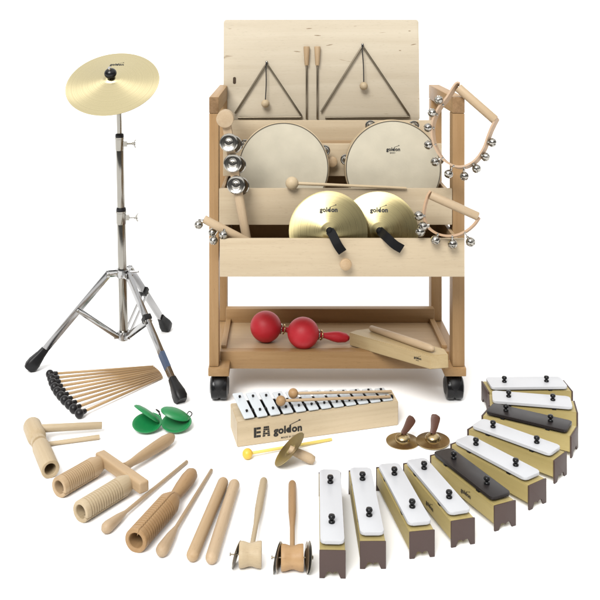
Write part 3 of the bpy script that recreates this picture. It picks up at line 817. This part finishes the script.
# double ridged tone block
dg = thing('double_guiro', 'double ridged scraper with two hollow wooden tubes on a crossbar and handle', 'guiro', gp(110, 490))
for (f, b, m) in (((58.8, 487.5), (104.5, 460.8), 'maple'), ((80.3, 512), (133.5, 479.5), 'maple_pale')):
    A = gp(*f, .0215); B = gp(*b, .0225); L = (B - A).length
    me = lathe(guiro_prof(L, .0226, .012, L - .050, 14), 120, 28)
    groove(me, 205, 1.8, -.001, L - .045, .0135)
    part('tube', me, m, dg, frame(A, B))
A = gp(100.5, 456.5, .028); B = gp(144.5, 487.5, .028); 
part('crossbar', box(-.0125, .0125, -.0125, .0125, -.004, (B - A).length, .005, 3), 'maple', dg, frame(A, B))
A = gp(124, 467.5, .0225); B = gp(173.5, 436.0, .0180); L = (B - A).length
part('handle', lathe([(0, 0), (.0105, 0), (.0088, .010), (.0088, .03), (.0115, .06), (.0142, L * .62), (.0148, L * .8), (.0125, L * .93), (.0075, L * .985), (0, L)], 32, 70), 'maple', dg, frame(A, B))
# two long bulb-ended beaters
def bulb(h, n, tl, label, rb=.0122):
    A = gp(*h, rb); Nn = gp(*n, .008); B = gp(*tl, .0048)
    t = thing('beater', label, 'beater', A, 'long bulb-ended beaters'); L = (B - A).length; ln = (Nn - A).length
    part('stick', lathe([(0, -rb * .6), (rb * .6, -rb * .4), (rb * .95, rb * .15), (rb * 1.0, rb * .8), (rb * .72, ln * .62), (.0055, ln * .9), (.0042, ln), (.0040, L - .001), (.003, L), (0, L)], 28, 70), 'maple_strip', t, frame(A, B))
bulb((105.5, 528.5), (125, 513), (187, 461.5), 'long beater with bulb end lying between the double scraper and the single scraper')
bulb((161.3, 551.5), (177, 528.5), (211.5, 470), 'long beater with bulb end lying between the single scraper and the claves', .0128)
# single guiro
A = gp(135.5, 541, .0230); B = gp(172.5, 499.5, .0230); E = gp(193.5, 471.5, .0165)
sg = thing('guiro', 'single ridged wooden scraper with a hollow slotted tube and round handle', 'guiro', (A.x, A.y, 0))
L = (B - A).length; me = lathe(guiro_prof(L + .012, .0240, .014, L - .034, 14, tl=.032, deep=.075), 120, 28)
groove(me, 108, 1.8, -.001, L - .006, .0150, .66)
part('tube', me, 'maple_warm', sg, frame(A, B))
d = (E - B); L = d.length
part('handle', lathe([(0, 0), (.0125, 0), (.0122, .008), (.0125, .02), (.0150, L * .4), (.0165, L * .7), (.0150, L * .88), (.0095, L * .97), (0, L)], 32, 70), 'maple_warm', sg, frame(B, E))
# claves
for (f, b, lab) in (((192.2, 556), (223.3, 482), 'left one of the two plain round claves, leaning away from the other'), ((211.3, 558.5), (234.5, 484), 'right one of the two plain round claves, beside the mallet-shaped rattles')):
    A = gp(*f, .0125); B = gp(*b, .0125); dd = (B - A).normalized(); A -= dd * .008; B += dd * .008
    t = thing('clave', lab, 'clave', (A.x, A.y, 0), 'claves'); part('stick', lathe(capsule_prof((B - A).length, .0122), 32, 70), 'maple' if lab[0] == 'l' else 'maple_strip', t, frame(A, B))
# spool rattles
def rattle(cx, cy, ht, mat, discs, label, wsp=.043):
    C = gp(cx, cy, .0235); E = gp(*ht, .0085)
    t = thing('rattle', label, 'rattle', (C.x, C.y, 0), 'mallet-shaped jingle rattles')
    w2 = wsp / 2; r = .0235
    hd_ = (E - C).normalized(); ax = Vector((1, hd_.x * -0.15, 0)).normalized()
    prof = [(0, -w2), (r * .95, -w2), (r, -w2 + .0015), (r * .97, -w2 * .6), (r * .86, -w2 * .2), (r * .84, 0), (r * .86, w2 * .2), (r * .97, w2 * .6), (r, w2 - .0015), (r * .95, w2), (0, w2)]
    part('spool', lathe(prof, 40, 45), mat, t, frame(C, C + ax))
    L = (E - C).length; s0 = .018
    hp = [(0, s0), (.0050, s0), (.0052, L * .36), (.0066, L * .46), (.0083, L * .56), (.0088, L * .8), (.0088, L - .009), (.0075, L - .004), (.004, L - .0008), (0, L)]
    part('handle', lathe(hp, 28, 60), mat, t, frame(C, E))
    for (off, tilt, rr_) in discs:
        c = C + ax * off; n = (ax + Vector((0, -.24 if off < 0 else .12, -tilt))).normalized()
        bm = bmesh.new()
        b_lathe(bm, [(0, -.002), (rr_ * .45, -.002), (rr_ * .6, 0), (rr_ * .93, 0), (rr_, .0008), (rr_ * .93, .0016), (rr_ * .6, .0016), (rr_ * .45, -.0004), (0, -.0004)], 40)
        part('jingle', fin(bm), 'steel_disc', t, frame(c, c + n))
    for s in (-1, 1):
        if any(o * s > 0 for o, _, _ in discs):
            part('pin', lathe([(0, 0), (.0014, 0), (.0014, .016), (.0035, .0165), (.003, .0185), (0, .019)], 12), 'steel_rod', t, frame(C + ax * w2 * s, C + ax * s))
rattle(250.5, 554.5, (264, 479.5), 'maple_pale', [(-.028, .22, .0255)], 'pale wooden spool rattle with one steel disc on its left side')
rattle(292.3, 557.5, (292.3, 482.5), 'maple_warm', [(-.0300, .13, .0285), (-.0255, .04, .027), (.0268, .10, .0275), (.0310, .14, .0285)], 'orange-brown spool rattle with steel discs on both sides')

# ------------------------------------------------------------------ glockenspiel
GA = gp(237.2, 447.5); GB = gp(398.3, 425.3)
GC = Vector((.283, 2.437, 0)); GD = Vector((-.140, 2.352, 0))
gl = thing('glockenspiel', 'wooden box glockenspiel with twelve white metal bars and a black wordmark', 'glockenspiel', (GA + GC) / 2)
def gpt(u, v, z):   # u along the box 0..1, v from front 0 to back 1
    P = GA.lerp(GB, u).lerp(GD.lerp(GC, u), v); P.z = z; return P
hz = .0615; t_ = .012
o4 = [gpt(0, 0, 0), gpt(1, 0, 0), gpt(1, 1, 0), gpt(0, 1, 0)]
i4 = [gpt(.045, .13, 0), gpt(.965, .13, 0), gpt(.965, .87, 0), gpt(.045, .87, 0)]
gx = (GB - GA).normalized(); gy = Vector((-gx.y, gx.x, 0)); GM = axes(GA, gx, gy, (0, 0, 1)); GI = GM.inverted()
bm = bmesh.new()
def ring(pts, z): return [bm.verts.new(GI @ Vector((p.x, p.y, z))) for p in pts]
a, b, c, d_ = ring(o4, .0), ring(o4, hz), ring(i4, hz), ring(i4, .030)
for k in range(4):
    j = (k + 1) % 4
    bm.faces.new([a[k], a[j], b[j], b[k]]); bm.faces.new([b[k], b[j], c[j], c[k]]); bm.faces.new([c[k], c[j], d_[j], d_[k]])
bm.faces.new(a[::-1]); bm.faces.new(d_)
es = [e for e in bm.edges if all(v in a + b for v in e.verts)]
bmesh.ops.bevel(bm, geom=es, offset=.0018, segments=2, affect='EDGES')
part('box', fin(bm), 'pine_x', gl, GM)
# bar supports
for v, z0, z1, z2 in ((.27, .040, .0655, .0615), (.76, .040, .0755, .0635)):
    P0, P1 = gpt(.05, v, z0), gpt(.96, v, z0)
    bm = bmesh.new(); vs = []
    for P, zt in ((P0, z1), (P1, z2)):
        for dy in (-.004, .004):
            for z in (z0, zt): vs.append(bm.verts.new((P.x, P.y + dy, z)))
    for f in ((0, 1, 3, 2), (4, 6, 7, 5), (0, 4, 5, 1), (2, 3, 7, 6), (0, 2, 6, 4), (1, 5, 7, 3)): bm.faces.new([vs[i] for i in f])
    part('support_rail', fin(bm, False), 'black_rubber', gl)
nb = 12
fr_px = [250.5 + 12.2 * i for i in range(12)]
for i in range(nb):
    k = i / (nb - 1)
    u = .065 + .865 * k
    zf = .0675 - .003 * k; zr = .0865 - .0175 * k
    Fp = gpt(u + .008, .02 + .06 * k, zf); Rp = gpt(u - .025 + .012 * k, .97 - .04 * k, zr)
    L = (Rp - Fp).length; wd = .0262
    bar = part('bar', prism([(x, y + L / 2) for x, y in rrect(wd, L, .002, 2)], -.0016, .0016, .0005), 'bar_white', gl,
               axes(Fp, *(lambda yv: ((yv.cross(Vector((0, 0, 1)))).normalized(), yv, (yv.cross(Vector((0, 0, 1)))).normalized().cross(yv)))((Rp - Fp).normalized())))
    BMx = MW[bar]
    for v in (.22, .80):
        part('pin', lathe([(0, 0), (.0022, 0), (.0022, .003), (.0034, .0034), (.0030, .0052), (0, .0056)], 12), 'black_rubber', bar, BMx @ T(0, L * v, .0016))
    part('peg', box(-.003, .003, -.004, .004, -.010, .004, .001), 'black_rubber', bar, BMx @ T(wd / 2 + .0035, L * .26, 0))
    # stamped note letter, faint
me, W = logo(.0255, 'MADE IN GERMANY', ea=True, center=False, th=.0005, bold=.045)
part('lettering', me, 'ink', gl, GM @ T(.042, 0, .0205) @ Matrix.Rotation(R(90), 4, 'X') @ Matrix.Diagonal((.98, .95, 1, 1)))
mallet('mallet', 'glockenspiel mallet with wooden ball head lying nearer the viewer on the white bars', 'mallet', gp(280.8, 400.8, .0925), gp(390.5, 396.6, .0715), .0125, .0036, 'maple_warm', 'maple_strip', 'mallets on the glockenspiel')
mallet('mallet', 'glockenspiel mallet with wooden ball head lying farther back on the white bars', 'mallet', gp(293.2, 393.4, .0985), gp(391.7, 391.5, .0745), .0125, .0036, 'maple_warm', 'maple_strip', 'mallets on the glockenspiel')
# yellow mallet
mallet('mallet', 'bright yellow mallet with ball head on the floor before the glockenspiel', 'mallet', gp(247.5, 453.8, .0125), gp(331.7, 439.3, .004), .0125, .0036, 'yellow', 'yellow_stick')
# cymbal on a wooden handle
C = Vector((.0098, 2.163, .0345)); E = C + Vector((.92, -.10, -.38)) * .062
ax = Vector((-.70, .02, .72)).normalized()
hc = thing('hand_cymbal', 'small olive brass cymbal on a short wooden handle, standing on its rim', 'hand cymbal', (C.x, C.y, 0))
RF = .0475; ff = lambda r: (.016 * math.cos(math.pi / 2 * r / .016) if r < .016 else 0) + .010 * (1 - r / RF)
M = frame(C, C - ax)
part('disc', cymbal_mesh(RF, lambda r: -ff(r) * -1 * .6, .0012, .002, 64), 'cymbal_olive', hc, M)
L = (E - C).length
part('handle', lathe([(0, .000), (.0085, .000), (.0095, .010), (.0110, L * .6), (.0112, L * .85), (.009, L * 1.02), (0, L * 1.07)], 28, 60), 'maple_handle', hc, frame(C, E))
# finger cymbals
def finger(px, py, r, end, label, tilt, zb=0.0):
    C = gp(px, py, .002 + zb); n = Vector(tilt).normalized()
    x = Vector((1, 0, 0)); x = (x - n * x.dot(n)).normalized(); M = axes(C, x, n.cross(x), n)
    t = thing('finger_cymbal', label, 'finger cymbal', (C.x, C.y, 0), 'finger cymbals with brown straps')
    prof = []
    def f(q):
        if q < .019: return .004 + .0145 * math.sqrt(max(0, 1 - (q / .0193) ** 2))
        return .0035 * (1 - (q - .019) / (r - .019)) + .0006
    part('disc', cymbal_mesh(r, f, .0014, .002, 72), 'cymbal_bronze', t, M)
    top = M @ Vector((0, 0, f(0) + .001)); Ee = pt(end[0], end[1], top.y + .02)
    d = Ee - top; s = d.cross(Vector((0, 1, 0))).normalized()
    bm = bmesh.new(); P = smoothpath([top, top.lerp(Ee, .33) + Vector((.001, 0, 0)), top.lerp(Ee, .7), Ee], 5); n_ = len(P)
    rings = []
    for i, p in enumerate(P):
        k = i / (n_ - 1); w = (.0062 + .0055 * min(1, k * 1.5)) * (math.sqrt(max(.03, 1 - max(0, (k - .8) / .2) ** 2)))
        th = .0032
        tt = Vector((0, -1, .2)).normalized()
        rings.append([bm.verts.new(p + s * a * w + tt * b * th) for a, b in ((-1, -.5), (-.6, -1), (.6, -1), (1, -.5), (1, .5), (.6, 1), (-.6, 1), (-1, .5))])
    for a_, b_ in zip(rings, rings[1:]):
        for k in range(8): bm.faces.new([a_[k], a_[(k + 1) % 8], b_[(k + 1) % 8], b_[k]])
    bm.faces.new(rings[0][::-1]); bm.faces.new(rings[-1])
    part('strap', fin(bm, ang=60), 'brown_leather', t)
finger(402.6, 441.5, .0408, (413.2, 417), 'bronze finger cymbal nearer the glockenspiel, its brown strap leaning right', (0, -.05, 1))
finger(432.8, 441.0, .0415, (436.3, 414.5), 'bronze finger cymbal nearer the trolley castor, its brown strap upright', (-.05, -.05, 1), .003)

# ------------------------------------------------------------------ ten chime bars in an arc
HB = .052
bars = [
    ((332.5, 551), (329.8, 472), .0495, 'white_enamel', 'white chime bar at the left end of the arc, beside the orange-brown rattle', 0),
    ((373, 542), (359.8, 470), .0500, 'white_enamel', 'white chime bar second from the left end of the arc', 0),
    ((422.3, 531.5), (387.0, 466), .0510, 'white_enamel', 'white chime bar third from the left end of the arc', 0),
    ((463.3, 520), (413.5, 461.5), .0520, 'white_enamel', 'white chime bar on the left side of the lower dark bar', 1),
    ((505.5, 503.5), (439.5, 452.5), .0540, 'dark_enamel', 'dark chime bar nearer the viewer, fifth from the left end', 1),
    ((538, 482.5), (458.5, 440.5), .0560, 'white_enamel', 'white chime bar on the right side of the lower dark bar', 0),
    ((561, 456.5), (473.5, 425), .0590, 'white_enamel', 'white chime bar just below the upper dark bar', 0),
    ((575, 431.5), (485.5, 410.5), .0640, 'dark_enamel', 'dark chime bar farther back, third from the top of the arc', 0),
    ((576.5, 406.5), (488, 399.5), .0720, 'white_enamel', 'white chime bar between the topmost one and the upper dark one', 0),
    ((568.5, 385.5), (484.5, 386.5), .0740, 'white_enamel', 'white chime bar at the top of the arc, farthest from the viewer', 0),
]
def chime(nt_, ft_, w, mat, label, stamp):
    A = gp(*nt_, HB); B = gp(*ft_, HB); A.z = B.z = 0
    L = (B - A).length
    t = thing('chime_bar', label, 'chime bar', (A + B) / 2, 'chime bars set out in an arc')
    z = (B - A).normalized(); x = Vector((0, 0, 1)).cross(z) * -1   # x to the right seen from the near end
    y = Vector((0, 0, 1))
    # local: z along the box away from the near end, x across, y up
    M = axes(A, x, y, x.cross(y))
    if M.to_3x3() @ Vector((0, 0, 1)) @ z < 0: M = axes(A, x * -1, y, (x * -1).cross(y))
    hw = w / 2; te = .004
    bm = bmesh.new()
    fs = b_box(bm, -hw + .0008, hw - .0008, .0135, HB - .0005, te, L - te)
    bmesh.ops.bevel(bm, geom=bm.edges[:], offset=.0012, segments=2, affect='EDGES')
    bx = part('sound_box', fin(bm), 'khaki_wood', t, M)
    op = [(-hw, 0), (-hw * .62, 0), (-hw * .42, .0135), (-hw * .16, .0135), (0, .0085), (hw * .16, .0135), (hw * .42, .0135), (hw * .62, 0), (hw, 0), (hw, HB), (-hw, HB)]
    for za in (0, L - te):
        part('end_plate', prism(op, za, za + te, .0006), 'brown_end', bx, M)
    # tone bar
    bl = L - .024; bwid = w * .93; MB = M @ T(0, HB + .0082, L / 2 + .001) @ Matrix.Rotation(R(-90), 4, 'X')
    tb_ = part('tone_bar', prism(rrect(bwid, bl, .0095 if mat == 'white_enamel' else .008), -.0032, .0032, .0012), mat, t, MB)
    for k in (-.29, .27):
        part('pad', box(-hw * .93, hw * .93, -.005, .005, -.0078, -.0034, .001), 'black_rubber', bx, MB @ T(0, bl * k, 0))
        part('stud', lathe([(0, 0), (.0062, 0), (.0066, .0025), (.0052, .0045), (.0032, .0055), (.0034, .0065), (.0060, .0085), (.0070, .0115), (.0058, .0150), (0, .0165)], 20, 60), 'black_gloss', tb_, MB @ T(0, bl * k, .0033))
    if stamp:
        me, W = logo(.012, None, bold=.05)
        # left flank, reading towards the near end
        SM = M @ axes((hw if (M.to_3x3() @ Vector((1, 0, 0))).x < 0 else -hw, HB * .52, L * .42), (0, 0, -1), (0, 1, 0), (1 if (M.to_3x3() @ Vector((1, 0, 0))).x < 0 else -1, 0, 0))
        part('lettering', me, 'ink_brown', bx, SM)
for b_ in bars: chime(*b_)
